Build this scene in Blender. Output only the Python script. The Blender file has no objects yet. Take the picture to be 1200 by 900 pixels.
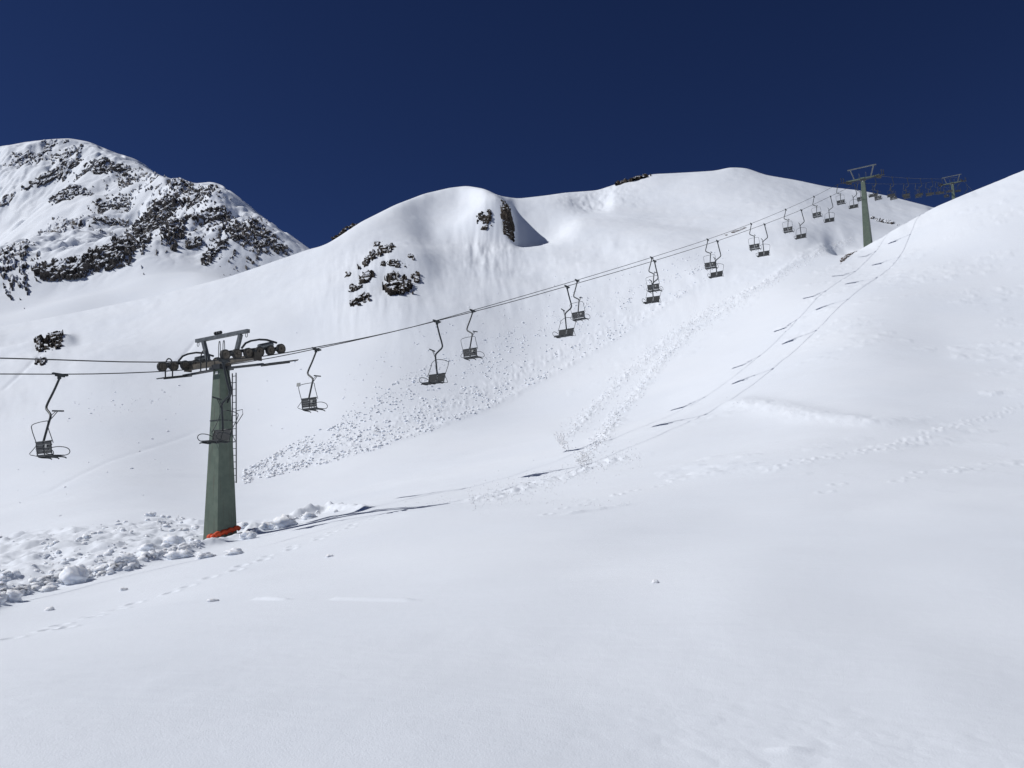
import bpy, math, random
import numpy as np
from mathutils import Vector, Matrix, Euler
random.seed(7); rng = np.random.default_rng(7)
S = bpy.context.scene
COL = S.collection

# ------------------------------------------------------------------ camera, sky, sun, exposure
PITCH = math.atan(0.15)
cd = bpy.data.cameras.new('camera'); cam = bpy.data.objects.new('camera', cd); COL.objects.link(cam)
cd.lens = 30.0; cd.sensor_width = 36.0; cd.clip_start = 0.1; cd.clip_end = 6000
cam.location = (0, 0, 0); cam.rotation_euler = (math.pi/2 + PITCH, 0, 0)
S.camera = cam
SUN_ELEV = 43.0; SUN_AZ = 266.0          # compass angle of the sun, 0 = straight ahead (+Y), clockwise
w = bpy.data.worlds.new("World"); S.world = w; w.use_nodes = True
nt = w.node_tree; nt.nodes.clear()
sky = nt.nodes.new('ShaderNodeTexSky'); sky.sky_type = 'NISHITA'; sky.sun_disc = False
sky.sun_elevation = math.radians(SUN_ELEV); sky.sun_rotation = math.radians(SUN_AZ)
sky.altitude = 3500; sky.air_density = 0.55; sky.dust_density = 0.0; sky.ozone_density = 4.0
bg = nt.nodes.new('ShaderNodeBackground'); bg.inputs['Strength'].default_value = 0.05
wo = nt.nodes.new('ShaderNodeOutputWorld')
hs = nt.nodes.new('ShaderNodeHueSaturation'); hs.inputs['Hue'].default_value = 0.515; hs.inputs['Saturation'].default_value = 1.14; hs.inputs['Value'].default_value = 1.0   # deep high-altitude blue, the same over the whole dome
nt.links.new(sky.outputs[0], hs.inputs['Color']); nt.links.new(hs.outputs[0], bg.inputs['Color']); nt.links.new(bg.outputs[0], wo.inputs['Surface'])
sd = bpy.data.lights.new('sun', 'SUN'); sd.energy = 3.6; sd.angle = math.radians(0.53); sd.color = (1.0, 0.985, 0.965)
sun = bpy.data.objects.new('sun', sd); COL.objects.link(sun)
_e, _a = math.radians(SUN_ELEV), math.radians(SUN_AZ)
sun_dir = Vector((math.cos(_e)*math.sin(_a), math.cos(_e)*math.cos(_a), math.sin(_e)))
sun.rotation_euler = sun_dir.to_track_quat('Z', 'Y').to_euler(); sun.location = sun_dir*50
S.view_settings.view_transform = 'Standard'; S.view_settings.look = 'None'
S.view_settings.exposure = -0.05; S.view_settings.gamma = 1.0
S.render.engine = 'CYCLES'; S.cycles.max_bounces = 12; S.cycles.diffuse_bounces = 8

# ------------------------------------------------------------------ helpers: tags
def tag(o, label=None, cat=None, group=None, kind=None):
    if label: o['label'] = label
    if cat: o['category'] = cat
    if group: o['group'] = group
    if kind: o['kind'] = kind
    return o
def empty(name, loc=(0, 0, 0), rot=(0, 0, 0), **k):
    o = bpy.data.objects.new(name, None); COL.objects.link(o)
    o.location = loc; o.rotation_euler = rot; o.empty_display_size = .3
    return tag(o, **k)

class MB:
    """collects shapes and links them as ONE mesh"""
    def __init__(s): s.v = []; s.f = []; s.n = 0; s.sm = []
    def add(s, v, f, smooth=False):
        s.v.extend([tuple(p) for p in v]); s.f.extend([tuple(i + s.n for i in q) for q in f])
        s.sm.extend([smooth]*len(f)); s.n += len(v); return s
    def box(s, c, d, M=None, taper=None):
        x, y, z = d[0]/2, d[1]/2, d[2]/2
        v = [Vector((sx*x, sy*y, sz*z)) for sz in (-1, 1) for sy in (-1, 1) for sx in (-1, 1)]
        if taper:
            for p in v[4:]: p.x *= taper; p.y *= taper
        if M is not None: v = [M @ p for p in v]
        v = [p + Vector(c) for p in v]
        return s.add(v, [(0, 2, 3, 1), (4, 5, 7, 6), (0, 1, 5, 4), (2, 6, 7, 3), (0, 4, 6, 2), (1, 3, 7, 5)])
    def beam(s, a, b, w, h, up=(0, 0, 1)):
        a, b = Vector(a), Vector(b); d = (b - a); L = d.length; y = d.normalized()
        x = y.cross(Vector(up))
        if x.length < 1e-4: x = y.cross(Vector((1, 0, 0)))
        x.normalize(); z = x.cross(y)
        M = Matrix((x, y, z)).transposed()
        return s.box((a + b)/2, (w, L, h), M)
    def tube(s, pts, r, seg=8, closed=False, cap=True):
        P = [Vector(p) for p in pts]; n = len(P); ring = []
        ref = Vector((0, 0, 1)); up = None
        for i in range(n):
            if closed: t = P[(i+1) % n] - P[i-1]
            else: t = P[min(i+1, n-1)] - P[max(i-1, 0)]
            t.normalize()
            if up is None:
                up = ref if abs(t.dot(ref)) < .95 else Vector((1, 0, 0))
            x = t.cross(up).normalized(); up = x.cross(t).normalized()
            ring.append([P[i] + (x*math.cos(a) + up*math.sin(a))*r for a in [2*math.pi*k/seg for k in range(seg)]])
        v = [p for q in ring for p in q]; f = []
        for i in range(n if closed else n-1):
            j = (i+1) % n
            for k in range(seg):
                l = (k+1) % seg; f.append((i*seg+k, i*seg+l, j*seg+l, j*seg+k))
        if cap and not closed:
            f.append(tuple(range(seg))[::-1]); f.append(tuple((n-1)*seg + k for k in range(seg)))
        return s.add(v, f, True)
    def disc(s, c, ax, prof, seg=20):
        """lathe of (offset along axis, radius) about axis ax"""
        ax = Vector(ax).normalized(); x = ax.cross(Vector((0, 0, 1)))
        if x.length < 1e-3: x = Vector((1, 0, 0))
        x.normalize(); y = ax.cross(x); c = Vector(c); v = []; f = []
        for (o, r) in prof:
            for k in range(seg):
                a = 2*math.pi*k/seg; v.append(c + ax*o + (x*math.cos(a) + y*math.sin(a))*r)
        for i in range(len(prof)-1):
            for k in range(seg):
                l = (k+1) % seg; f.append((i*seg+k, i*seg+l, (i+1)*seg+l, (i+1)*seg+k))
        f.append(tuple(range(seg))[::-1]); f.append(tuple((len(prof)-1)*seg + k for k in range(seg)))
        return s.add(v, f, False)
    def mesh(s, name, mat):
        m = bpy.data.meshes.new(name); m.from_pydata(s.v, [], s.f)
        m.polygons.foreach_set('use_smooth', s.sm); m.materials.append(mat); m.update(); return m
    def build(s, name, mat, parent=None):
        return link(s.mesh(name, mat), name, parent)
def link(mesh, name, parent=None):
    o = bpy.data.objects.new(name, mesh); COL.objects.link(o)
    if parent: o.parent = parent
    return o
def fast_mesh(name, V, F, mat, smooth=True):
    """V (n,3) F (m,k) numpy"""
    m = bpy.data.meshes.new(name); n, k = F.shape
    m.vertices.add(len(V)); m.vertices.foreach_set('co', V.astype(np.float32).ravel())
    m.loops.add(n*k); m.loops.foreach_set('vertex_index', F.astype(np.int32).ravel())
    m.polygons.add(n); m.polygons.foreach_set('loop_start', np.arange(0, n*k, k, dtype=np.int32))
    m.polygons.foreach_set('use_smooth', np.full(n, smooth)); m.materials.append(mat)
    m.update(calc_edges=True); return m
def copy_tree(o, parent=None):
    c = o.copy(); COL.objects.link(c); c.parent = parent
    for ch in list(o.children): copy_tree(ch, c)
    return c

# ------------------------------------------------------------------ materials
def mat(name, color, rough=.6, metal=0., var=None, vscale=8., bump=0., bscale=30., spec=.5):
    m = bpy.data.materials.new(name); m.use_nodes = True; t = m.node_tree; b = t.nodes['Principled BSDF']
    b.inputs['Base Color'].default_value = (*color, 1); b.inputs['Roughness'].default_value = rough
    b.inputs['Metallic'].default_value = metal; b.inputs['Specular IOR Level'].default_value = spec
    g = t.nodes.new('ShaderNodeTexCoord')
    if var:
        n = t.nodes.new('ShaderNodeTexNoise'); n.inputs['Scale'].default_value = vscale; n.inputs['Detail'].default_value = 6
        r = t.nodes.new('ShaderNodeValToRGB'); r.color_ramp.elements[0].position = .38; r.color_ramp.elements[1].position = .66
        r.color_ramp.elements[0].color = (*var, 1); r.color_ramp.elements[1].color = (*color, 1)
        t.links.new(g.outputs['Object'], n.inputs['Vector']); t.links.new(n.outputs['Fac'], r.inputs['Fac'])
        t.links.new(r.outputs['Color'], b.inputs['Base Color'])
    if bump:
        n = t.nodes.new('ShaderNodeTexNoise'); n.inputs['Scale'].default_value = bscale; n.inputs['Detail'].default_value = 4
        bp = t.nodes.new('ShaderNodeBump'); bp.inputs['Strength'].default_value = bump; bp.inputs['Distance'].default_value = .02
        t.links.new(g.outputs['Object'], n.inputs['Vector']); t.links.new(n.outputs['Fac'], bp.inputs['Height'])
        t.links.new(bp.outputs['Normal'], b.inputs['Normal'])
    return m

def snow_mat(name, near=True):
    m = bpy.data.materials.new(name); m.use_nodes = True; t = m.node_tree; b = t.nodes['Principled BSDF']; L = t.links.new
    b.inputs['Roughness'].default_value = .75; b.inputs['Specular IOR Level'].default_value = .2
    geo = t.nodes.new('ShaderNodeNewGeometry')
    def noise(sc, det=4, vec=None, rough=.5):
        n = t.nodes.new('ShaderNodeTexNoise'); n.inputs['Scale'].default_value = sc; n.inputs['Detail'].default_value = det
        n.inputs['Roughness'].default_value = rough
        L(vec or geo.outputs['Position'], n.inputs['Vector']); return n.outputs['Fac']
    r = t.nodes.new('ShaderNodeValToRGB'); e = r.color_ramp.elements
    e[0].position = .35; e[0].color = (.785, .83, .893, 1); e[1].position = .65; e[1].color = (.81, .85, .905, 1)
    L(noise(.09, 5), r.inputs['Fac']); L(r.outputs['Color'], b.inputs['Base Color'])
    # wind ripples, crust and grain
    mp = t.nodes.new('ShaderNodeMapping'); mp.inputs['Rotation'].default_value = (0, 0, .35); mp.inputs['Scale'].default_value = (.35, 1.2, 1)
    L(geo.outputs['Position'], mp.inputs['Vector'])
    last = None
    for fac, dist, st in ((noise(.45, 4, None, .6), .07, .35), (noise(1.1, 5, mp.outputs['Vector']), .035, .5), (noise(7, 5, None, .6), .010, .5), (noise(60, 3, None, .65), .0065, .7)):
        bp = t.nodes.new('ShaderNodeBump'); bp.inputs['Distance'].default_value = dist; bp.inputs['Strength'].default_value = st
        L(fac, bp.inputs['Height'])
        if last: L(last, bp.inputs['Normal'])
        last = bp.outputs['Normal']
    L(last, b.inputs['Normal'])
    return m

def rock_mat(name, c0, c1, snowline=.78, scale=1.2, bumpd=.15):
    m = bpy.data.materials.new(name); m.use_nodes = True; t = m.node_tree; b = t.nodes['Principled BSDF']; L = t.links.new
    b.inputs['Roughness'].default_value = .85; b.inputs['Specular IOR Level'].default_value = .25
    geo = t.nodes.new('ShaderNodeNewGeometry')
    def noise(sc, det=6, rough=.65):
        n = t.nodes.new('ShaderNodeTexNoise'); n.inputs['Scale'].default_value = sc; n.inputs['Detail'].default_value = det
        n.inputs['Roughness'].default_value = rough; L(geo.outputs['Position'], n.inputs['Vector']); return n.outputs['Fac']
    r = t.nodes.new('ShaderNodeValToRGB'); e = r.color_ramp.elements
    e[0].position = .36; e[0].color = (*c0, 1); e[1].position = .64; e[1].color = (*c1, 1)
    L(noise(scale), r.inputs['Fac'])
    sep = t.nodes.new('ShaderNodeSeparateXYZ'); L(geo.outputs['Normal'], sep.inputs[0])
    ad = t.nodes.new('ShaderNodeMath'); ad.operation = 'MULTIPLY_ADD'; ad.inputs[1].default_value = .35
    L(noise(scale*1.7), ad.inputs[0]); L(sep.outputs['Z'], ad.inputs[2])
    mr = t.nodes.new('ShaderNodeMapRange'); mr.inputs['From Min'].default_value = snowline + .14; mr.inputs['From Max'].default_value = snowline + .22
    L(ad.outputs[0], mr.inputs['Value'])
    mx = t.nodes.new('ShaderNodeMix'); mx.data_type = 'RGBA'; mx.inputs['B'].default_value = (.79, .83, .89, 1)
    L(mr.outputs[0], mx.inputs['Factor']); L(r.outputs['Color'], mx.inputs['A']); L(mx.outputs['Result'], b.inputs['Base Color'])
    bp = t.nodes.new('ShaderNodeBump'); bp.inputs['Distance'].default_value = bumpd; bp.inputs['Strength'].default_value = .8
    L(noise(scale*3), bp.inputs['Height']); L(bp.outputs['Normal'], b.inputs['Normal'])
    return m

M_SNOW = snow_mat('snow_surface')
M_LUMP = mat('snow_lump', (.80, .835, .89), .8, bump=.5, bscale=12, spec=.2)
_b = M_LUMP.node_tree.nodes['Principled BSDF']; _b.inputs['Subsurface Weight'].default_value = .9; _b.inputs['Subsurface Radius'].default_value = (1.0, .95, .9); _b.inputs['Subsurface Scale'].default_value = .15
M_ROCK = rock_mat('brown_rock', (.022, .019, .017), (.085, .068, .052), .74, 1.3, .12)
M_FARROCK = rock_mat('far_rock', (.042, .039, .038), (.16, .143, .13), .46, .35, .4)
M_EARTH_SHADE = rock_mat('earth_and_shade', (.035, .022, .015), (.09, .055, .035), .9, 3, .05)  # brown earth, also used to colour the wedge of shade on the snow
M_GREEN0 = mat('green_mast_paint', (.115, .150, .112), .55, var=(.085, .118, .088), vscale=3.5, bump=.15, bscale=20)
def streaked(m, dark):
    t = m.node_tree; b = t.nodes['Principled BSDF']; src = b.inputs['Base Color'].links[0].from_socket
    g = t.nodes.new('ShaderNodeTexCoord'); mp = t.nodes.new('ShaderNodeMapping'); mp.inputs['Scale'].default_value = (14, 14, .7)
    n = t.nodes.new('ShaderNodeTexNoise'); n.inputs['Scale'].default_value = 1.0; n.inputs['Detail'].default_value = 5
    r = t.nodes.new('ShaderNodeMapRange'); r.inputs['From Min'].default_value = .56; r.inputs['From Max'].default_value = .74; r.inputs['To Max'].default_value = .7
    x = t.nodes.new('ShaderNodeMix'); x.data_type = 'RGBA'; x.inputs['B'].default_value = (*dark, 1)
    t.links.new(g.outputs['Object'], mp.inputs['Vector']); t.links.new(mp.outputs[0], n.inputs['Vector']); t.links.new(n.outputs['Fac'], r.inputs['Value'])
    t.links.new(r.outputs[0], x.inputs['Factor']); t.links.new(src, x.inputs['A']); t.links.new(x.outputs['Result'], b.inputs['Base Color']); return m
M_GREEN = streaked(M_GREEN0, (.075, .062, .045))
M_GALV = mat('galvanised_steel', (.17, .185, .19), .5, .5, var=(.10, .11, .115), vscale=6, bump=.2)
M_DARK = mat('dark_steel', (.035, .040, .044), .5, .2, var=(.022, .025, .028), vscale=7)
M_HANG = mat('hanger_paint', (.038, .046, .050), .5, .2, var=(.026, .031, .034), vscale=9)
M_SLAT = mat('seat_slat', (.020, .024, .027), .7, var=(.034, .038, .041), vscale=14)
M_RUBBER = mat('wheel_rubber', (.035, .035, .034), .8)
M_RIM = mat('wheel_rim', (.15, .13, .10), .65, .2, var=(.055, .047, .038), vscale=12)
M_RUST = mat('brown_beam', (.11, .095, .075), .7, .1, var=(.055, .05, .042), vscale=5)
M_ROPE = mat('steel_rope', (.045, .047, .05), .55, .5)
M_ORANGE = mat('orange_pad', (.72, .085, .02), .65, var=(.55, .06, .015), vscale=6, bump=.4, bscale=9)
M_PLATE = mat('white_plate', (.70, .71, .70), .5)
M_SIGN = mat('grey_board', (.30, .31, .30), .6)

# ------------------------------------------------------------------ noise
def _hash(ix, iy, iz, s):
    h = (ix.astype(np.int64)*374761393 + iy.astype(np.int64)*668265263 + iz.astype(np.int64)*2147483647 + s*974634777) & 0xffffffff
    h = ((h ^ (h >> 13))*1274126177) & 0xffffffff
    h = ((h ^ (h >> 15))*2246822519) & 0xffffffff
    return ((h ^ (h >> 16)) & 0xffffff)/float(0xffffff)
def vnoise2(x, y, s=0):
    ix = np.floor(x); iy = np.floor(y); fx = x-ix; fy = y-iy
    fx = fx*fx*fx*(fx*(fx*6-15)+10); fy = fy*fy*fy*(fy*(fy*6-15)+10); z = np.zeros_like(ix)
    a = _hash(ix, iy, z, s); b = _hash(ix+1, iy, z, s); c = _hash(ix, iy+1, z, s); d = _hash(ix+1, iy+1, z, s)
    return (a*(1-fx)+b*fx)*(1-fy) + (c*(1-fx)+d*fx)*fy - .5
def fbm(x, y, o=4, s=0, g=.5):
    t = 0; a = 1.; 
    for k in range(o):
        t = t + a*vnoise2(x, y, s+k*17); x, y = x*1.6-y*1.2+3.1, x*1.2+y*1.6-1.7; a *= g
    return t
def ridged(x, y, o=4, s=0):
    t = 0; a = 1.
    for k in range(o):
        t = t + a*(1-np.abs(vnoise2(x, y, s+k*31))*4); x, y = x*1.6-y*1.2+3.1, x*1.2+y*1.6-1.7; a *= .5
    return t
def worley(P, s=0):
    """P (...,3): returns nearest feature distance, random value of its cell and a tilt term (flat facets)"""
    base = np.floor(P); best = np.full(P.shape[:-1], 9.); rnd = np.zeros(P.shape[:-1]); tl = np.zeros(P.shape[:-1])
    for a in (-1, 0, 1):
        for b in (-1, 0, 1):
            for c in (-1, 0, 1):
                q = base + (a, b, c); i, j, k = q[..., 0], q[..., 1], q[..., 2]
                f = np.stack([_hash(i, j, k, s+1), _hash(i, j, k, s+2), _hash(i, j, k, s+3)], -1)
                dv = P - (q+f); d = (dv**2).sum(-1); m = d < best
                n = f - .5
                best = np.where(m, d, best); rnd = np.where(m, _hash(i, j, k, s+4), rnd); tl = np.where(m, (dv*n).sum(-1), tl)
    return np.sqrt(best), rnd, tl
def sstep(a, b, x):
    t = np.clip((x-a)/(b-a), 0, 1); return t*t*(3-2*t)

# ------------------------------------------------------------------ terrain (a sheet of rings about the viewpoint)
def ray(px, py):
    v = (450-np.asarray(py, float))/1000; u = (np.asarray(px, float)-600)/1000
    Y = math.cos(PITCH) - v*math.sin(PITCH); Z = math.sin(PITCH) + v*math.cos(PITCH)
    return np.arctan2(u, Y), Z/np.hypot(u, Y)          # azimuth, tan(elevation)
H0 = 1.6
class Terrain:
    def __init__(s, azs, rs, ctrl, K=2.2):
        s.az, s.r, s.lr = azs, rs, np.log(rs)
        C = np.array(ctrl)                                # az, r, tan(elev)
        g = C[:, 2] + H0/C[:, 1]
        P = np.c_[np.sin(C[:, 0])*K, np.cos(C[:, 0])*K, np.log(C[:, 1])]
        D = np.linalg.norm(P[:, None]-P[None], axis=-1)
        n = len(P); A = np.zeros((n+4, n+4)); A[:n, :n] = D**3 + 1e-4*np.eye(n); A[:n, n] = 1; A[:n, n+1:] = P; A[n, :n] = 1; A[n+1:, :n] = P.T
        sol = np.linalg.solve(A, np.r_[g, 0, 0, 0, 0])
        # evaluate on a coarse grid then upsample
        ca = np.linspace(azs[0], azs[-1], int((azs[-1]-azs[0])/.02)+3); cl = np.linspace(s.lr[0], s.lr[-1], 200)
        G = np.zeros((len(cl), len(ca)))
        for j, a in enumerate(ca):
            Q = np.c_[np.full(len(cl), math.sin(a)*K), np.full(len(cl), math.cos(a)*K), cl]
            d = np.linalg.norm(Q[:, None]-P[None], axis=-1)**3
            G[:, j] = d @ sol[:n] + sol[n] + Q @ sol[n+1:]
        G2 = s._up(cl, s.lr, G); s.g = s._up(ca, azs, G2.T).T
        s.AZ, s.LR = np.meshgrid(azs, s.lr); s.R = np.exp(s.LR)
        s.X = s.R*np.sin(s.AZ); s.Y = s.R*np.cos(s.AZ)
    @staticmethod
    def _up(c, f, G):                                    # Catmull-Rom along axis 0
        h = c[1]-c[0]; t = np.clip((f-c[0])/h, 0, len(c)-1.0001); i = t.astype(int); t = (t-i)[:, None]; n = len(c)
        p0 = G[np.clip(i-1, 0, n-1)]; p1 = G[i]; p2 = G[np.clip(i+1, 0, n-1)]; p3 = G[np.clip(i+2, 0, n-1)]
        return .5*((2*p1) + (p2-p0)*t + (2*p0-5*p1+4*p2-p3)*t*t + (3*p1-p0-3*p2+p3)*t**3)
    def te(s): return s.g - H0/s.R
    def z(s): return s.g*s.R - H0
    def addz(s, dz): s.g = s.g + dz/s.R
    def silhouette(s, pts, r0, r1, sig=.08, feather=0., it=3, sm=15):
        """raise or lower the crest that lies between radii r0 and r1 so that it has the given outline"""
        P = np.array(pts, float); a, e = ray(P[:, 0], P[:, 1]); o = np.argsort(a); a = a[o]; e = e[o]
        tgt = np.interp(s.az, a, e); kk = np.hanning(sm+2)[1:-1]; kk /= kk.sum(); tgt = np.convolve(np.pad(tgt, sm//2, 'edge'), kk, 'valid'); wt = np.ones_like(s.az)
        if feather:
            wt = sstep(a[0]-feather, a[0], s.az)*(1-sstep(a[-1], a[-1]+feather, s.az))
        rr = (s.r >= r0) & (s.r <= r1); idx = np.nonzero(rr)[0]
        for _ in range(it):
            te = s.te()[idx]; k = te.argmax(0); mx = te.max(0); d = (tgt-mx)*wt
            lk = s.lr[idx[k]]; ker = np.hanning(61); ker /= ker.sum(); lk = np.convolve(np.pad(lk, 30, 'edge'), ker, 'valid')
            k2 = np.hanning(13 if _ < it-1 else 5); k2 /= k2.sum(); h2 = len(k2)//2; d = np.convolve(np.pad(d, h2, 'edge'), k2, 'valid')
            W = np.exp(-((s.LR - lk[None])/sig)**2/2); s.g = s.g + W*d[None]
        if sm == 21:                                   # shave stray knobs that still stand above the crest line
            over = s.te() - tgt[None]; m_ = (s.LR > s.lr[idx[0]]) & (over > -.004); s.g = s.g - np.where(m_, np.clip(over+.004, 0, None)*.8, 0)
            s.silhouette(pts, r0, r1, .04, 0, 2, 15)
    def hit(s, px, py, rmin=3., rmax=1e9):
        """first surface point seen through each pixel"""
        px = np.atleast_1d(np.asarray(px, float)); py = np.atleast_1d(np.asarray(py, float)); a, e = ray(px, py)
        j = np.clip(np.searchsorted(s.az, a)-1, 0, len(s.az)-2); f = (a-s.az[j])/(s.az[j+1]-s.az[j])
        g = s.g[:, j]*(1-f) + s.g[:, j+1]*f; te = g - H0/s.r[:, None]
        ok = (te >= e[None]) & (s.r[:, None] > rmin); k = ok.argmax(0); none = ~ok.any(0)
        tm = np.where(s.r[:, None] > rmin, te, -9); k = np.where(none, tm.argmax(0), k); k = np.clip(k, 1, None)
        c = np.arange(len(k)); t0 = te[k-1, c]; t1 = te[k, c]; q = np.clip((e-t0)/np.where(abs(t1-t0) < 1e-9, 1, t1-t0), 0, 1)
        q = np.where(none, 1, q); r = np.exp(s.lr[k-1]*(1-q)+s.lr[k]*q)
        x = r*np.sin(a); y = r*np.cos(a); return np.c_[x, y, s.at(x, y)]
    def at(s, x, y):
        a = np.arctan2(x, y); l = np.log(np.hypot(x, y))
        j = np.clip(np.searchsorted(s.az, a)-1, 0, len(s.az)-2); f = (a-s.az[j])/(s.az[j+1]-s.az[j])
        i = np.clip(np.searchsorted(s.lr, l)-1, 0, len(s.lr)-2); t = (l-s.lr[i])/(s.lr[i+1]-s.lr[i])
        g = (s.g[i, j]*(1-f)+s.g[i, j+1]*f)*(1-t) + (s.g[i+1, j]*(1-f)+s.g[i+1, j+1]*f)*t
        return g*np.hypot(x, y) - H0
    def normal(s, x, y, h=.4):
        n = np.stack([s.at(x-h, y)-s.at(x+h, y), s.at(x, y-h)-s.at(x, y+h), np.full(np.shape(x), 2*h)], -1)
        return n/np.linalg.norm(n, axis=-1, keepdims=True)
    def build(s, name, material, centre=True):
        nr, na = s.g.shape; V = np.c_[s.X.ravel(), s.Y.ravel(), s.z().ravel()]
        i, j = np.meshgrid(np.arange(nr-1), np.arange(na-1), indexing='ij'); a = (i*na+j).ravel()
        F = np.c_[a, a+na, a+na+1, a+1]
        F = F[:, ::-1]
        me = fast_mesh(name, V, F, material)
        return link(me, name)

def ctrl(table, extra=()):
    out = []
    for px, rows in table:
        for py, Y in rows:
            a, e = ray(px, py); out.append((float(a), Y/math.cos(a), float(e)))
    return out + list(extra)

T = [
 (-320, [(900, 6), (740, 18), (690, 30), (650, 48), (600, 68), (500, 98), (440, 128), (415, 150), (430, 185)]),
 (0, [(900, 5.6), (800, 9), (740, 16), (700, 24), (650, 36), (622, 50), (560, 72), (500, 92), (440, 120), (400, 145), (383, 162), (395, 190), (420, 240)]),
 (130, [(720, 17), (690, 23), (640, 33), (608, 47), (560, 66), (500, 88), (440, 112), (380, 145), (357, 168), (370, 195)]),
 (259, [(900, 5.6), (800, 8.8), (720, 15), (665, 24), (632, 35.2), (617, 43), (600, 52), (572, 66), (540, 78), (500, 92), (440, 112), (380, 136), (340, 157), (326, 178), (340, 205), (380, 250)]),
 (420, [(900, 5.6), (800, 8.8), (720, 14), (660, 21), (615, 30), (600, 38), (589, 46), (573, 56), (550, 66), (522, 76), (480, 88), (420, 107), (350, 133), (300, 158), (270, 183), (262, 204), (275, 230), (310, 280)]),
 (600, [(900, 5.7), (800, 9), (720, 13), (650, 19.5), (600, 28), (574, 39), (548, 50), (527, 63), (498, 78), (470, 92), (450, 99), (400, 116), (340, 140), (290, 170), (250, 208), (233, 238), (245, 265), (280, 320)]),
 (780, [(900, 6), (800, 9), (720, 12.5), (650, 18), (600, 25), (550, 37), (499, 52), (480, 65), (450, 80), (415, 95), (380, 109), (350, 121), (320, 136), (280, 164), (240, 205), (204, 255), (215, 285)]),
 (870, [(900, 6), (800, 9), (700, 13), (600, 24), (550, 33), (500, 46), (454, 61), (425, 74), (398, 87), (365, 100), (335, 113), (310, 128), (270, 160), (230, 205), (197, 260), (210, 290)]),
 (935, [(600, 23), (500, 42), (454, 54), (402, 72), (377, 83), (350, 95), (323, 108), (298, 124), (262, 154), (235, 200), (211, 260), (225, 290)]),
 (1015, [(900, 6), (800, 9), (700, 13), (600, 22.5), (500, 40), (400, 64), (350, 82), (310, 107), (288, 127), (291, 138), (275, 158), (257, 190), (224, 270), (240, 300)]),
 (1100, [(900, 6), (800, 9), (700, 13), (600, 22), (500, 40), (400, 64), (320, 90), (243, 127), (256, 145), (258, 200), (246, 270), (260, 310)]),
 (1200, [(900, 6), (800, 9.3), (700, 13), (600, 22), (500, 40), (400, 62), (300, 90), (200, 127), (214, 150), (228, 220), (245, 300)]),
 (1500, [(900, 6.5), (750, 11), (600, 21), (400, 52), (200, 95), (90, 130), (120, 160), (160, 260)]),
]
extra = []
for azd, sl in ((88, (.02, .12, .28, .40, .42, .42)), (130, (.0, .02, .10, .20, .22, .22)), (180, (-.02, -.06, -.10, -.12, -.14, -.15)), (-130, (-.02, -.08, -.14, -.16, -.17, -.18)), (-85, (-.02, -.08, -.12, -.10, -.06, .0))):
    for rr, gg in zip((2, 6, 20, 60, 150, 350), sl): extra.append((math.radians(azd), rr, gg - H0/rr))
for azd in (-45, -20, 0, 20, 45): extra.append((math.radians(azd), 1.5, -H0/1.5))
deg = math.radians
az_grid = np.r_[np.linspace(-math.pi, deg(-50), 45)[:-1], np.linspace(deg(-50), deg(-34), 40)[:-1], np.linspace(deg(-34), deg(34), 900), np.linspace(deg(34), deg(50), 40)[1:], np.linspace(deg(50), math.pi, 45)[1:]]
r_grid = np.exp(np.r_[np.linspace(math.log(.4), math.log(4), 30)[:-1], np.linspace(math.log(4), math.log(400), 880)])
TR = Terrain(az_grid, r_grid, ctrl(T, extra))

RIDGE = [(-400, 420), (-150, 400), (0, 383), (95, 365), (190, 345), (269, 324), (362, 292), (380, 288), (393, 280), (423, 260), (463, 240), (497, 227), (527, 220), (547, 217.7), (567, 221), (587, 230), (607, 232.7), (640, 229), (663, 225.7), (700, 223), (730, 213), (765, 204), (838, 200), (856, 196), (875, 197), (897, 205), (933, 211), (970, 219), (1007, 223), (1043, 230), (1090, 242), (1110, 250), (1125, 252)]
KNOLL = [(1000, 297), (1019, 286), (1060, 262), (1095, 243), (1130, 228), (1160, 216), (1200, 200), (1300, 155), (1500, 75)]
def bump(px, py, Y, sx0, sx1, sr0, sr1, amp):
    """a snow-covered buttress: sx0/sx1 = widths in m to its left and right, sr0/sr1 = towards and away from the valley"""
    a, e = ray(px, py); r = Y/math.cos(a)
    dx = (TR.AZ-a)*r; dr = TR.R-r
    fx = np.where(dx < 0, np.exp(-(dx/sx0)**2), np.exp(-(dx/sx1)**4)); fr = np.where(dr < 0, np.exp(-(dr/sr0)**2), np.exp(-(dr/sr1)**2))
    TR.addz(amp*fx*fr)
TR.silhouette(KNOLL, 70, 150, .05, .03)
bump(586, 272, 191, 9, 3.0, 8, 20, 8.4)       # rock knob under the middle summit
bump(622, 268, 196, 7, 9, 15, 16, -4.6)     # shaded hollow on its right
bump(508, 270, 190, 12, 12, 26, 18, -1.8)
bump(450, 262, 186, 16, 9, 30, 16, 2.6)       # rounded shoulder to the left of it
bump(470, 330, 150, 9, 6, 10, 10, 1.8)
bump(62, 398, 140, 7, 3, 6, 6, 1.6)
bump(690, 250, 225, 6, 6, 14, 12, -3.0)       # hollow with the brighter snow
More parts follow.
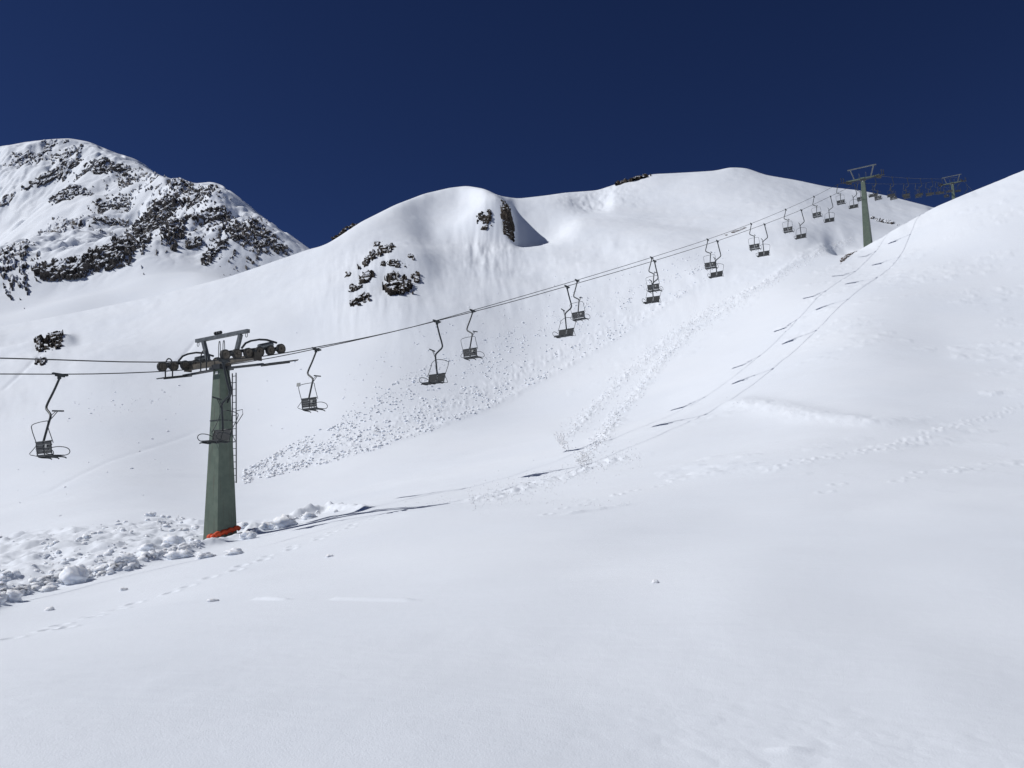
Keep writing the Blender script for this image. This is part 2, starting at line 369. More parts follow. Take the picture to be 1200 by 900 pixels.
# far slope relief: flutes that run down the fall line and long swells
far = sstep(85, 150, TR.R)
TR.addz(far*(2.0*fbm(TR.AZ*7+2*TR.LR, TR.LR*4, 2, 5) + .18*fbm(TR.AZ*60+2.5*TR.LR, TR.LR*9, 3, 9)*np.clip(.5+2.5*fbm(TR.AZ*9, TR.LR*4, 2, 6), 0, 1)))
TR.addz(sstep(100, 160, TR.R)*(1.8*fbm(TR.X/30, TR.Y/30, 2, 21) + .10*fbm(TR.X/2.2, TR.Y/3, 3, 22)))
nearw = 1-sstep(60, 110, TR.R)
TR.addz(nearw*sstep(4, 14, TR.R)*(.18*fbm(TR.X/9, TR.Y/5, 3, 33)))
_m = np.exp(-((TR.AZ-ray(700, 228)[0])/.045)**2)*np.exp(-((TR.R-232)/14)**2); TR.addz(_m*1.1*np.abs(fbm(TR.X/2.6, TR.Y/5, 4, 27)))
_m = np.exp(-((TR.AZ-ray(572, 300)[0])/.035)**2)*np.exp(-((TR.R-170)/22)**2); TR.addz(_m*.38*fbm(TR.AZ*150, TR.LR*14, 3, 28))
_m = np.exp(-((TR.AZ-ray(425, 335)[0])/.045)**2)*np.exp(-((TR.R-145)/20)**2); TR.addz(_m*.22*fbm(TR.AZ*150, TR.LR*14, 3, 29))
TR.silhouette(RIDGE, 155, 330, .05, .004, 4)
TR.silhouette(KNOLL, 70, 150, .05, .03)

# smooth pixel -> world lookups taken before the small surface detail goes on
def path(pts, n=None):
    P = TR.hit([p[0] for p in pts], [p[1] for p in pts])[:, :2]; return P
def dist_path(P, X, Y):
    """distance to polyline, signed side, and arc length"""
    best = np.full(X.shape, 1e9); side = np.zeros(X.shape); arc = np.zeros(X.shape); acc = 0
    for a, b in zip(P[:-1], P[1:]):
        d = b-a; L = np.hypot(*d); u = d/L; px = X-a[0]; py = Y-a[1]; t = np.clip(px*u[0]+py*u[1], 0, L)
        dd = np.hypot(px-u[0]*t, py-u[1]*t); m = dd < best; best = np.where(m, dd, best)
        side = np.where(m, np.sign(u[0]*py-u[1]*px), side); arc = np.where(m, acc+t, arc); acc += L
    return best, side, arc
vis = np.abs(TR.AZ) < deg(38)
BERM = path([(-40, 722), (0, 704), (40, 692), (85, 682), (130, 672), (180, 656), (230, 643), (283, 629), (330, 612), (385, 600), (430, 596)])
m = vis & (TR.R > 14) & (TR.R < 75)
x, y = TR.X[m], TR.Y[m]; d, sd_, arc = dist_path(BERM, x, y); dz = np.zeros(TR.g.shape); q = np.zeros(x.shape)
endf = 1-sstep(-9.0, -4.5, x)
lump = np.clip(fbm(x*1.3, y*1.1, 3, 50)+.25, 0, 1); lump2 = np.abs(fbm(x*2.6, y*2.4, 3, 60))
_mast = np.exp(-((x+12.1)**2 + (y-34.6)**2)/1.5**2); _rt = sstep(-11.2, -10.0, x)
q += endf*(np.exp(-(d/.42)**2)*(.12 + .32*lump + .16*lump2)*(1-.8*_mast) + _rt*(1-sstep(-9.4, -7.6, x))*np.exp(-(d/.5)**2)*(.16+.16*lump))
rough_top = path([(-60, 632), (0, 626), (60, 616), (130, 612), (200, 603), (250, 606), (300, 608)])
d2, s2, _ = dist_path(rough_top, x, y)
inside = (sd_ > 0) & (s2 < 0)
band = np.where(inside, sstep(0, .8, d)*sstep(0, 2.5, d2), 0)*(1-sstep(-11.5, -8.5, x))
q += band*(-.12 + .46*np.abs(fbm(x*.55, y*.42, 4, 70)) + .20*np.clip(fbm(x*1.7, y*1.4, 3, 80)+.05, 0, 1))
dz[m] = q
# footprints: chain across the foreground, chains on the right
def prints(pts, step, wd, ln, dep, rim=.5, jit=.12, seed=0):
    P = path(pts); rg = np.random.default_rng(seed); out = []
    for a, b in zip(P[:-1], P[1:]):
        L = np.hypot(*(b-a)); u = (b-a)/L; nrm = np.array((-u[1], u[0])); k = 0
        for t in np.arange(0, L, step):
            k += 1; c = a + u*t + nrm*((-1)**k*jit + rg.normal()*jit*.4) + u*rg.normal()*step*.12
            r = np.hypot(*c); aa = math.atan2(c[0], c[1]); j0, j1 = np.searchsorted(TR.az, (aa-1.1/r, aa+1.1/r)); i0, i1 = np.searchsorted(TR.r, (r-1.1, r+1.1))
            sl = (slice(i0, i1), slice(j0, j1)); dx = TR.X[sl]-c[0]; dy = TR.Y[sl]-c[1]
            s_ = dx*u[0]+dy*u[1]; n_ = dx*nrm[0]+dy*nrm[1]; rr = np.sqrt((s_/ln)**2+(n_/wd)**2)
            sc = rg.uniform(.6, 1.15)
            dz[sl] += dep*sc*(-np.exp(-rr**2*1.2) + rim*np.exp(-((rr-1.5)/.5)**2))
prints([(-20, 756), (60, 738), (130, 716), (215, 688), (300, 658), (380, 628), (440, 606), (505, 592)], .85, .12, .15, .085, .25, .14, 3)
prints([(640, 602), (720, 580), (800, 562), (900, 545), (1000, 530), (1090, 520)], 1.1, .10, .16, .04, .8, .12, 5)
prints([(900, 552), (1000, 531), (1080, 512), (1130, 497), (1210, 470)], .85, .11, .17, .045, .9, .2, 6)
prints([(960, 573), (1060, 560), (1140, 548), (1210, 541)], 1.3, .11, .18, .035, .9, .3, 8)
# avalanche tracks in the gully floor and the churned snow below them
def groove(pts, wd, dep, seed, a0=0.):
    P = path(pts); pts_ = P; lo = P.min(0)-wd*3; hi = P.max(0)+wd*3
    m = (TR.X > lo[0]) & (TR.X < hi[0]) & (TR.Y > lo[1]) & (TR.Y < hi[1]) & vis
    x, y = TR.X[m], TR.Y[m]; d, s_, arc = dist_path(P, x, y); f = np.exp(-(d/wd)**2); L = arc.max()+1e-6
    f = f*sstep(0, .12*L, arc)*(1-sstep(.85*L, L, arc)*.8)
    dz[m] += f*(a0 + dep*np.abs(fbm(x*1.6, y*1.6, 3, seed)))
SL1 = [(655, 520), (661, 514), (700, 473), (738, 435), (787, 393), (836, 361), (906, 328), (972, 291), (1000, 280)]
SL2 = [(678, 545), (689, 533), (724, 484), (773, 424), (808, 389), (864, 354), (955, 298), (985, 284)]
groove(SL1, .75, .36, 90); groove(SL2, .75, .36, 95)
groove([(550, 590), (600, 575), (650, 562), (700, 545), (750, 533)], .9, .30, 100)
groove([(850, 470), (905, 478), (960, 490), (1020, 497), (1080, 492)], 1.1, .10, 110, .20)
groove([(0, 596), (60, 575), (130, 540), (240, 500)], .30, .0, 115, -.045)
groove([(190, 440), (225, 405), (232, 395)], .30, .0, 116, -.16)
groove([(0, 460), (30, 432), (52, 412)], .35, .0, 117, -.16)
groove([(385, 702), (440, 703), (490, 704)], .07, .0, 118, .05)
groove([(297, 702), (340, 703)], .08, .04, 119, .04)
groove([(655, 604), (720, 594), (745, 590)], .10, .1, 120, .04)
DEB_LO = [(280, 566), (330, 553), (380, 541), (440, 524), (500, 505), (560, 481), (620, 452), (680, 420), (740, 386), (800, 344), (850, 318)]
DEB_HI = [(285, 556), (330, 530), (380, 505), (430, 474), (480, 440), (540, 415), (600, 385), (650, 365), (700, 350), (760, 335), (840, 310)]
groove([(a, (b*2+c)/3) for (a, b), (_, c) in zip(DEB_LO, DEB_HI)], 2.2, .26, 130)
groove(DEB_LO, .7, .22, 131, .05)
# wind-scoured patches on the knoll
m = vis & (TR.X > 6) & (TR.R > 18) & (TR.R < 130); x, y = TR.X[m], TR.Y[m]
patch = sstep(.18, .42, fbm(x/7, y/4, 3, 140)+.25*sstep(20, 45, x))
q = patch*sstep(20, 34, np.hypot(x, y))*.18*np.clip(fbm(x*.8, y*1.7, 4, 150), -.02, 1); dz[m] += q
m = vis & (TR.R < 12); x, y = TR.X[m], TR.Y[m]
c = TR.hit([945, 925], [868, 880]); dd = np.hypot(x-c[0, 0], y-c[0, 1])
dz[m] += .014*(1-sstep(.6, 2.4, dd))*np.abs(fbm(x*3.2, y*2.4, 3, 160)) + .03*np.exp(-(np.hypot((x-c[1, 0])/.14, (y-c[1, 1])/.09))**2) + .012*fbm(x*1.2, y*.9, 3, 161)
TR.addz(dz)
ground = tag(TR.build('snow_ground', M_SNOW), 'wide snow covered slopes, gully and ridge below the blue sky', None, None, 'structure')

# ------------------------------------------------------------------ far mountain
TM = [
 (-500, [(480, 250), (420, 330), (380, 400), (300, 520), (220, 640), (170, 720), (185, 800)]),
 (-200, [(460, 230), (400, 310), (360, 380), (340, 420), (270, 500), (190, 600), (172, 640), (180, 740)]),
 (0, [(430, 200), (400, 230), (372, 262), (352, 300), (338, 350), (330, 400), (290, 450), (230, 520), (172, 600), (185, 700)]),
 (85, [(425, 200), (385, 240), (358, 280), (343, 320), (322, 380), (270, 440), (210, 510), (162, 585), (175, 690)]),
 (160, [(420, 200), (385, 235), (350, 270), (327, 300), (325, 345), (285, 405), (230, 470), (187, 530), (200, 640)]),
 (235, [(400, 200), (360, 240), (318, 275), (322, 303), (300, 332), (255, 382), (215, 428), (230, 520)]),
 (300, [(400, 200), (345, 240), (327, 265), (318, 290), (280, 332), (247, 372), (262, 460)]),
 (362, [(420, 200), (360, 240), (325, 278), (291, 322), (310, 400)]),
 (450, [(450, 200), (400, 240), (345, 290), (365, 370)]),
 (560, [(480, 200), (450, 320), (415, 420), (430, 500)]),
]
az_m = np.linspace(deg(-52), deg(-3), 900); az_m = np.r_[az_m[0]-np.linspace(.25, 0.004, 30), az_m]
r_m = np.exp(np.linspace(math.log(195), math.log(830), 520))
GR, TRkeep = TR, TR
TM_ = Terrain(az_m, r_m, ctrl(TM), 3.2)
MSIL = [(-500, 190), (-250, 176), (-60, 175), (0, 172), (32, 166), (60, 163), (82, 162), (104, 166), (133, 178), (158, 186), (190, 204), (209, 208), (228, 215), (247, 213), (260, 216), (285, 234), (317, 258), (362, 291), (450, 345), (560, 410)]
_g = sstep(300, 350, TM_.R)
A_, L_ = TM_.AZ, TM_.LR
_wx = fbm(TM_.X/70, TM_.Y/70, 3, 205)*40
TM_.addz(_g*(20*fbm((TM_.X+_wx)/75, TM_.Y/120, 4, 200) + 3.0*fbm(TM_.X/14, TM_.Y/22, 3, 230)))
_rk = sstep(-.05, .3, fbm((TM_.X+_wx)/42, TM_.Y/55, 3, 240)); TM_.addz(_g*_rk*(2.2*np.abs(fbm(TM_.X/6, TM_.Y/9, 3, 250))*2))
# ribs that fall from the crest towards the apron, each with a gentler left side and a long right-hand wall
for a_px, b_px, amp, wl, wr in ((118, 98, 17, 40, 75), (208, 188, 10, 30, 50), (262, 268, 9, 22, 60), (20, -20, 10, 40, 55)):
    a_, _e1 = ray(a_px, 190); b_, _e2 = ray(b_px, 320); f_ = np.clip((TM_.R-340)/(560-340), 0, 1); dx_ = (A_-(b_+(a_-b_)*f_))*TM_.R
    TM_.addz(_g*amp*(1-sstep(.55, .95, f_))*np.where(dx_ < 0, np.exp(-(dx_/wl)**2), np.clip(1-dx_/wr, 0, 1)))
APRON = [(-200, 400), (0, 372), (60, 356), (100, 345), (130, 341), (150, 331), (175, 322), (196, 320), (234, 318), (269, 324), (300, 338), (400, 360)]
TM_.silhouette(APRON, 248, 300, .05, 0, 3, 81)
TM_.silhouette(MSIL, 308, 760, .06, 0, 7, 21)
mountain = tag(TM_.build('mountain', M_SNOW), None, None, None, 'structure')
mountain['label'] = 'far rocky mountain side streaked with snow at the left'

# ------------------------------------------------------------------ rock outcrops
def outcrop(tr, label, px, py, wpx, hpx, rot=0., thr=.30, relief=1.0, cell=1.0, seed=0, material=None, rmin=3., group='dark rock outcrops on the snow slope', cat='rock', name='rock_outcrop', res=1.0, rfix=None, nsc=6.0):
    a0, e0 = ray(px, py)
    if rfix is None:
        P = tr.hit([px, px, px], [py, py-3, py+3], rmin); r0 = np.hypot(*P[0, :2]); dl = (math.log(np.hypot(*P[1, :2])) - math.log(np.hypot(*P[2, :2])))/6
        dl = min(max(dl, .0008), .006)
    else: r0 = rfix; dl = .0022
    mpp = r0/1000
    nx = max(8, int(wpx/res*1.3)); ny = max(8, int(hpx/res*1.5))
    s_, t_ = np.meshgrid(np.linspace(-1, 1, nx), np.linspace(-1, 1, ny)); cr, sr = math.cos(rot), math.sin(rot)
    dx = s_*wpx/2*cr - t_*hpx/2*sr; dy = s_*wpx/2*sr + t_*hpx/2*cr
    az = a0 + dx*.001; r = r0*np.exp(np.clip(dy*dl, -.6, .6)); X = r*np.sin(az); Y = r*np.cos(az); Z = tr.at(X, Y)
    N = tr.normal(X, Y, 1.2*mpp*2); P = np.stack([X, Y, Z], -1)
    n = fbm(dx/nsc+seed*3.7, dy/(nsc*.62)+seed*1.3, 5, 300+seed, .68)
    rad = np.sqrt(s_**2+t_**2); mask = (1-rad**2.4)*.50 + n*1.15 - thr
    d1, r1, t1 = worley(P/cell, 400+seed); d2, r2, t2 = worley(P/(cell*.45), 430+seed)
    h = np.clip(mask*3.2, -.35, 1)
    H = np.where(h > 0, relief*(h**.5)*(.45 + .50*r1 + .65*t1 + .12*r2 + .18*t2), h*relief*1.2)
    H = np.where((h > 0), np.maximum(H, .05*relief), H)
    jx = (_hash(np.floor(dx*9), np.floor(dy*9), np.zeros_like(dx), seed)-.5)*mpp*res*.5
    out = N*1.0 + np.array((0, -.12, 0)); V = P + out*H[..., None]; V[..., 0] += jx*(h > 0)
    i, j = np.meshgrid(np.arange(ny-1), np.arange(nx-1), indexing='ij'); a = (i*nx+j).ravel(); F = np.c_[a, a+1, a+nx+1, a+nx]
    keep = (H.ravel()[F] > -.3*relief).any(1) & (mask.ravel()[F] > -.15).any(1); F = F[keep]
    if len(F) < 4: print('EMPTY outcrop', label); return
    used = np.unique(F); remap = np.full(nx*ny, -1); remap[used] = np.arange(len(used)); V = V.reshape(-1, 3)[used]; F = remap[F]
    c = P[ny//2, nx//2]; V = V - c
    o = link(fast_mesh(name, V, F, material or M_ROCK, False), name); o.location = c
    tag(o, label, cat, group); return o
G1 = 'dark rock outcrops on the near snow ridge'
for k, a in enumerate([
 ('large dark angular rock face at the lower right of the cluster on the left shoulder', 466, 337, 36, 22, .15, .04, 2.6, 2.2),
 ('small round dark rock just right of the large angular face on the left shoulder', 487, 326, 12, 12, 0, .05, 1.3, 1.2),
 ('long broken rock band slanting up in the upper left of the shoulder cluster', 438, 299, 40, 11, .35, .12, 1.5, 1.4),
 ('thin short rock sliver topmost of the cluster on the left shoulder', 442, 286, 14, 5, .25, .05, .8, .8),
 ('dark blocky rock at the upper right end of the slanting band', 456, 291, 15, 9, .3, .02, 1.3, 1.2),
 ('broken rock band across the middle of the shoulder cluster, beside the shaded hollow', 463, 309, 36, 10, -.12, .16, 1.2, 1.2),
 ('pair of tiny rocks at the far right edge of the shoulder cluster', 482, 301, 9, 6, -.3, .12, .7, .7),
 ('triangular dark rock in the left middle of the shoulder cluster', 430, 325, 18, 13, 0, .1, 1.5, 1.5),
 ('low dark rock at the left edge of the shoulder cluster', 415, 338, 18, 8, -.1, .1, 1.1, 1.1),
 ('two tiny rock specks highest on the left edge of the shoulder cluster', 407, 322, 10, 7, -.5, .2, .6, .7),
 ('lowest dark ragged rock of the shoulder cluster', 422, 352, 23, 12, .1, .12, 1.3, 1.2),
 ('small crumbly rocks just above the large angular face', 461, 322, 14, 9, .2, .12, .8, .8),
 ]): outcrop(TR, a[0], *a[1:5], rot=a[5], thr=a[6]+.10, relief=a[7]*.42, cell=a[8]*1.1, seed=k, group=G1, rmin=80)
for k, a in enumerate([
 ('dark vertical rock cliff on the right side of the snowy knob', 595, 263, 13, 44, .05, .02, 1.8, 1.8),
 ('broken ring of dark rocks with snow inside, on the left of the snowy knob', 567, 254, 20, 17, -.2, .24, 1.1, 1.2),
 ('thin curved line of small rocks below the ring on the knob', 571, 265, 20, 8, .5, .18, .8, .9),
 ('scattered small rocks near the top of the snowy knob', 592, 240, 12, 16, -.5, .24, .8, .9),
 ]): outcrop(TR, a[0], *a[1:5], rot=a[5], thr=a[6]+.10, relief=a[7]*.42, cell=a[8]*1.1, seed=20+k, group=G1, rmin=120)
outcrop(TR, 'lone brown rock poking from the slope at the far left above the ropes', 59, 402, 27, 20, .25, .06, .8, 1.5, 31, rmin=60, group=G1)
outcrop(TR, 'small dark stones trailing below the lone brown rock at far left', 48, 424, 9, 10, .9, .1, .5, .6, 32, rmin=60, group=G1)
outcrop(TR, 'dark stony strip on the skyline at the left foot of the ridge', 406, 271, 34, 9, .62, .02, 1.1, 1.0, 33, rfix=193, group=G1)
outcrop(TR, 'thin dark stony strip on the skyline at the saddle of the ridge', 742, 211, 44, 8, .22, .10, 1.0, 1.0, 34, rfix=247, group=G1)
outcrop(TR, 'narrow strip of bare brown earth just below the second pylon', 993, 300, 27, 4.5, .80, .10, .12, .9, 35, M_EARTH_SHADE, 50, group='bare earth strips near the second pylon', cat='earth strip', name='earth_shade_strip')
outcrop(TR, 'thin grey wedge of shaded snow left of the second pylon, under the chairs', 862, 271, 26, 5, .35, .10, .10, .9, 36, M_EARTH_SHADE, 60, group='bare earth strips near the second pylon', cat='earth strip', name='earth_shade_strip')  # shade at a snow edge, put in as a thin strip of earth colour
outcrop(TR, 'broken dark snow edge just right of the second pylon', 1036, 259, 34, 6, -.08, .26, .35, .9, 37, M_ROCK, 135, group='bare earth strips near the second pylon', cat='earth strip', name='earth_shade_strip')
G2 = 'rock bands on the far mountain'
FM = [
 ('big dark rock bluff at the bottom of the mountain, nearest its snow apron', 81, 316, 62, 26, -.18, -.08, 1.5),
 ('ragged rocks at the lower left edge of the mountain', 20, 300, 42, 32, -.5, .22, 1.0),
 ('crumbling rocks at the left edge of the photo halfway up the mountain', 8, 233, 26, 9, .1, .2, .8),
 ('small rocks on the snowy left shoulder near the summit', 20, 190, 22, 20, -.7, .26, .8),
 ('upper left rock band just below the rounded summit', 47, 186, 34, 18, .05, .14, 1.0),
 ('second rock band directly under the upper left one', 62, 205, 56, 16, .05, .12, 1.0),
 ('rocks just below the summit crest, right of the upper band', 78, 184, 28, 30, -.4, .14, 1.1),
 ('short rock strip right on the summit crest', 65, 167, 28, 7, 0, .14, .7),
 ('isolated group of rocks in the middle snowfield below the summit', 85, 226, 42, 16, -.1, .16, 1.0),
 ('rocks scattered in the snowfield left of the mountain centre', 72, 267, 46, 20, -.2, .24, .8),
 ('diagonal rock rib running down right from the summit', 122, 196, 66, 24, -.62, .16, 1.2),
 ('dark rocks at the lower end of the diagonal rib', 150, 213, 24, 16, -.4, .12, 1.1),
 ('small rocks on the snow rib right of the summit', 172, 206, 30, 12, -.8, .34, .8),
 ('central rocks above the big dark cliff', 130, 242, 50, 20, -.3, .24, 1.0),
 ('ragged rocks left of the big dark cliff', 128, 262, 44, 18, -.1, .26, .8),
 ('big dark cliff in the centre of the mountain', 178, 268, 46, 50, -.4, .04, 2.0),
 ('lower left buttress of the big dark cliff', 128, 302, 52, 32, -.35, .08, 1.6),
 ('rocks between the buttress and the big cliff', 152, 286, 40, 26, -.5, .16, 1.2),
 ('tall rock column right of the big dark cliff', 206, 266, 26, 48, -.15, .10, 1.6),
 ('crags on the skyline right of the rock column', 212, 216, 30, 22, -.55, .14, 1.2),
 ('dark snow capped crags below the skyline crags', 234, 228, 36, 24, -.6, .14, 1.3),
 ('dark overhanging rock face in the right half of the mountain', 245, 256, 44, 16, .1, .05, 1.4),
 ('small dark block below the overhanging rock face', 227, 287, 18, 11, 0, .0, 1.2),
 ('pair of small blocks left of the shaded snow gully', 243, 304, 12, 16, -.2, .02, 1.1),
 ('string of small rocks in the shaded snow gully', 255, 292, 18, 28, -.7, .16, 1.0),
 ('broken rocks right of the shaded snow gully', 278, 272, 36, 26, -.6, .22, 1.1),
 ('thin scattered rocks low on the right flank', 300, 284, 40, 22, -.6, .30, .9),
 ('highest scattered rocks on the right flank', 308, 272, 50, 16, -.6, .32, .9),
 ('last rocks on the right flank above the near ridge', 328, 292, 34, 14, -.5, .24, 1.0),
 ('specks of rock under the skyline crags on the shaded wall', 200, 240, 30, 26, -.6, .40, .8),
]
for k, a in enumerate(FM):
    outcrop(TM_, a[0], *a[1:5], rot=a[5], thr=a[6]+.15, relief=a[7]*1.35, cell=3.6, nsc=3.6, seed=40+k, material=M_FARROCK, rmin=310 if a[1] < 210 else 292, group=G2, cat='rock band', name='rock_band')

for k, a in enumerate([
 ('sparse rock specks around the big dark cliff in the middle of the mountain', 170, 258, 130, 110, -.4, .84),
 ('sparse rock specks over the right flank of the mountain', 272, 262, 140, 76, -.62, .86),
 ]): outcrop(TM_, a[0], *a[1:5], rot=a[5], thr=a[6], relief=1.1, cell=2.2, seed=90+k, material=M_FARROCK, rmin=310 if a[1] < 210 else 292, group='fields of small rock specks on the far mountain', cat='rock specks', name='rock_specks', nsc=3.4)['kind'] = 'stuff'

# ------------------------------------------------------------------ snow lumps
ICO = None
def ico():
    t = (1+5**.5)/2; v = np.array([(-1, t, 0), (1, t, 0), (-1, -t, 0), (1, -t, 0), (0, -1, t), (0, 1, t), (0, -1, -t), (0, 1, -t), (t, 0, -1), (t, 0, 1), (-t, 0, -1), (-t, 0, 1)], float)
    v /= np.linalg.norm(v[0]); f = np.array([(0, 11, 5), (0, 5, 1), (0, 1, 7), (0, 7, 10), (0, 10, 11), (1, 5, 9), (5, 11, 4), (11, 10, 2), (10, 7, 6), (7, 1, 8), (3, 9, 4), (3, 4, 2), (3, 2, 6), (3, 6, 8), (3, 8, 9), (4, 9, 5), (2, 4, 11), (6, 2, 10), (8, 6, 7), (9, 8, 1)])
    return v, f
IV, IF = ico()
def lumps(name, label, P, size, sub=False, flat=False):
    n = len(P); V = np.repeat(IV[None], n, 0)*(1 + rng.uniform(-.25, .25, (n, 12, 1)))
    sc = size[:, None, None]*rng.uniform(.7, 1.3, (n, 1, 3)); sc[..., 2] *= .62
    V = V*sc; V += P[:, None, :]; V[..., 2] += size[:, None]*.12
    F = (IF[None] + (np.arange(n)*12)[:, None, None]).reshape(-1, 3)
    o = link(fast_mesh(name, V.reshape(-1, 3), F, M_LUMP, True), name)
    tag(o, label, 'snow debris', None, 'stuff'); return o
def between(lo, hi, n, bias=1.0):
    L = np.array(lo, float); Hh = np.array(hi, float); x = rng.uniform(max(L[0, 0], Hh[0, 0]), min(L[-1, 0], Hh[-1, 0]), n)
    y0 = np.interp(x, L[:, 0], L[:, 1]); y1 = np.interp(x, Hh[:, 0], Hh[:, 1]); t = rng.uniform(0, 1, n)**bias
    return x, y0 + (y1-y0)*t
x, y = between([(a, b+3) for a, b in DEB_LO], [(a, b-4) for a, b in DEB_HI], 9500, 1.0); cl = 1.5*fbm(x/16, y/8, 4, 500)+.06; k = (cl + .30 - .75*np.clip((x-520)/260, 0, 1)) > rng.uniform(-.2, .5, len(x)); x, y = x[k], y[k]
x2, y2 = between(DEB_LO, [(a, b-7) for a, b in DEB_LO], 380, .8); x = np.r_[x, x2]; y = np.r_[y, y2]
P = TR.hit(x, y, 30); sz = .034 + .15*rng.random(len(x))**3.5
lumps('avalanche_debris', 'broad band of broken avalanche snow running down the gully floor', P, sz*np.clip(P[:, 1]/60, .8, 1.05))
x, y = between([(380, 500), (500, 440), (640, 400), (760, 340), (860, 300)], [(400, 440), (480, 390), (560, 350), (640, 320), (860, 290)], 420)
x3 = rng.normal(160, 42, 70); y3 = rng.normal(474, 10, 70) - (x3-160)*.10
x4 = rng.uniform(20, 640, 60); y4 = 560 - (x4-20)*.32 + rng.normal(0, 45, 60); x = np.r_[x, x3, x4]; y = np.r_[y, y3, y4]
P = TR.hit(x, y, 30); lumps('rolled_snowballs', 'small snowballs strewn over the open slope above the avalanche debris', P, .05 + .12*rng.random(len(x))**3)
xs, ys, ss = [], [], []
for pts, n, sp, s0 in ((SL1, 2200, 5.5, .055), (SL2, 2200, 5.5, .055), ([(550, 590), (600, 575), (650, 562), (700, 545), (750, 533)], 700, 9, .045), ([(470, 590), (540, 586), (640, 588), (740, 590)], 120, 3, .04), ([(850, 470), (905, 478), (960, 490), (1020, 497)], 60, 5, .03)):
    A = np.array(pts, float); t = rng.uniform(0, len(A)-1, n); i = t.astype(int); f = (t-i)[:, None]; q = A[i]*(1-f)+A[i+1]*f
    per = (A[-1]-A[0]); per = np.array((-per[1], per[0]))/np.hypot(*per); fall = np.interp(q[:, 0], (550, 700, 1000), (1.0, .9, .35))
    q = q + per*(rng.normal(0, sp, n)*fall)[:, None]; xs.append(q[:, 0]); ys.append(q[:, 1]); ss.append(s0*rng.uniform(.5, 1.3, n))
x = np.concatenate(xs); y = np.concatenate(ys); P = TR.hit(x, y, 12); lumps('sluff_crumbs', 'fine crumbs of sluffed snow in two parallel tracks down the gully', P, np.concatenate(ss)*np.clip(P[:, 1]/55, .45, 1.1))
# rubble along the trench and berm at the near pylon
BP = [(-20, 712), (0, 703), (40, 690), (85, 680), (130, 670), (180, 654), (230, 641), (283, 627), (330, 610), (385, 598)]
A = np.array(BP, float); n = 1500; x = rng.uniform(-20, 400, n); y = np.interp(x, A[:, 0], A[:, 1]) - np.abs(rng.normal(0, 5, n)) + rng.normal(0, 2, n)
k = rng.random(n) < .55; x = x[k]; y = y[k]
xb, yb = between(BP[:-2], [(-20, 628), (60, 616), (130, 612), (200, 604), (260, 606), (330, 606)], 1500, 1.0)
k = fbm(xb/16, yb/9, 3, 520) > rng.uniform(0, .5, len(xb)); x = np.r_[x, xb[k]]; y = np.r_[y, yb[k]]
k = ~((x > 232) & (x < 288) & (y < 642)) & ~((x > 288) & (y < np.interp(x, A[:, 0], A[:, 1]) - 1)); x = x[k]; y = y[k]
P = TR.hit(x, y, 10); lumps('trench_rubble', 'rubble of small broken snow chunks along the dug bank by the near pylon', P, .03 + .15*rng.random(len(x))**3.5)

def snow_block(label, px, py, wpx, hpx, seed, group='larger snow blocks beside the near pylon', rmin=6):
    P = TR.hit([px], [py + hpx*.45], rmin)[0]; mp = P[1]/1000; sx = wpx*mp/2; sz_ = hpx*mp*.62
    n1, n2 = 22, 14; th_, ph = np.meshgrid(np.linspace(0, 2*math.pi, n1, endpoint=False), np.linspace(.02, math.pi-.02, n2))
    U = np.stack([np.sin(ph)*np.cos(th_), np.sin(ph)*np.sin(th_), np.cos(ph)], -1)
    d1, r1, t1 = worley(U*1.5+seed*5.1, seed); d2, r2, t2 = worley(U*3.6+seed*2.3, seed+9)
    rr = .72 + .42*r1 - .30*d1 + .26*r2 - .2*d2
    V = U*rr[..., None]*np.array((sx*1.25, sx*1.0, sz_*1.1)); V[..., 2] += sz_*.35
    i, j = np.meshgrid(np.arange(n2-1), np.arange(n1), indexing='ij'); a = (i*n1+j).ravel(); b = (i*n1+(j+1) % n1).ravel(); F = np.c_[a, a+n1, b+n1, b]
    o = link(fast_mesh('snow_block', V.reshape(-1, 3), F, M_LUMP, True), 'snow_block'); o.location = P
    tag(o, label, 'snow block', group); return o
for k, a in enumerate([
 ('largest rounded snow block at the left of the bank, below the first chair', 86, 673, 32, 22),
 ('snow block at the left edge of the photo, end of the bank', 14, 697, 22, 14),
 ('low snow block between the leftmost block and the largest one', 57, 689, 18, 8),
 ('pointed pile of snow right of the pylon foot', 334, 610, 26, 17),
 ('broad snow block in the rough trench left of the pylon', 203, 631, 24, 12),
 ('snow block hugging the bank left of the pylon', 210, 649, 26, 12),
 ('snow block directly in front of the orange pad', 274, 646, 20, 8),
 ('snow block in front of the pylon foot on its left', 240, 650, 20, 8),
 ('snow block just right of the orange pad', 292, 626, 18, 12),
 ('small snow block between the pylon foot and the pointed pile', 312, 616, 14, 10),
 ('snow block at the start of the thin dark shadow', 362, 604, 16, 9),
 ('small block among the rubble in the middle of the trench', 150, 652, 18, 9),
 ('small snow block on the upper edge of the trench, high at centre left', 176, 602, 12, 6),
 ('small block at the upper left of the rough trench', 102, 628, 10, 5),
 ('snow block on the bank halfway between the largest block and the pylon', 172, 640, 18, 10),
 ('snow chunk just behind the pylon on its right', 285, 615, 14, 8),
 ]): snow_block(*a, seed=k+3)
for k, a in enumerate([
 ('tiny lone snowball in the open foreground below the bank, left', 58, 713, 9, 5),
 ('tiny lone snowball below the footprint chain', 145, 690, 8, 4),
 ('flat crumbled snowball below the near pylon', 249, 703, 12, 4),
 ('tiny lone snowball in the middle of the right foreground', 768, 681, 8, 4),
 ('tiny lone snowball above the white scratch marks', 386, 651, 8, 3),
 ]): snow_block(*a, seed=k+40, group='lone snowballs in the foreground')

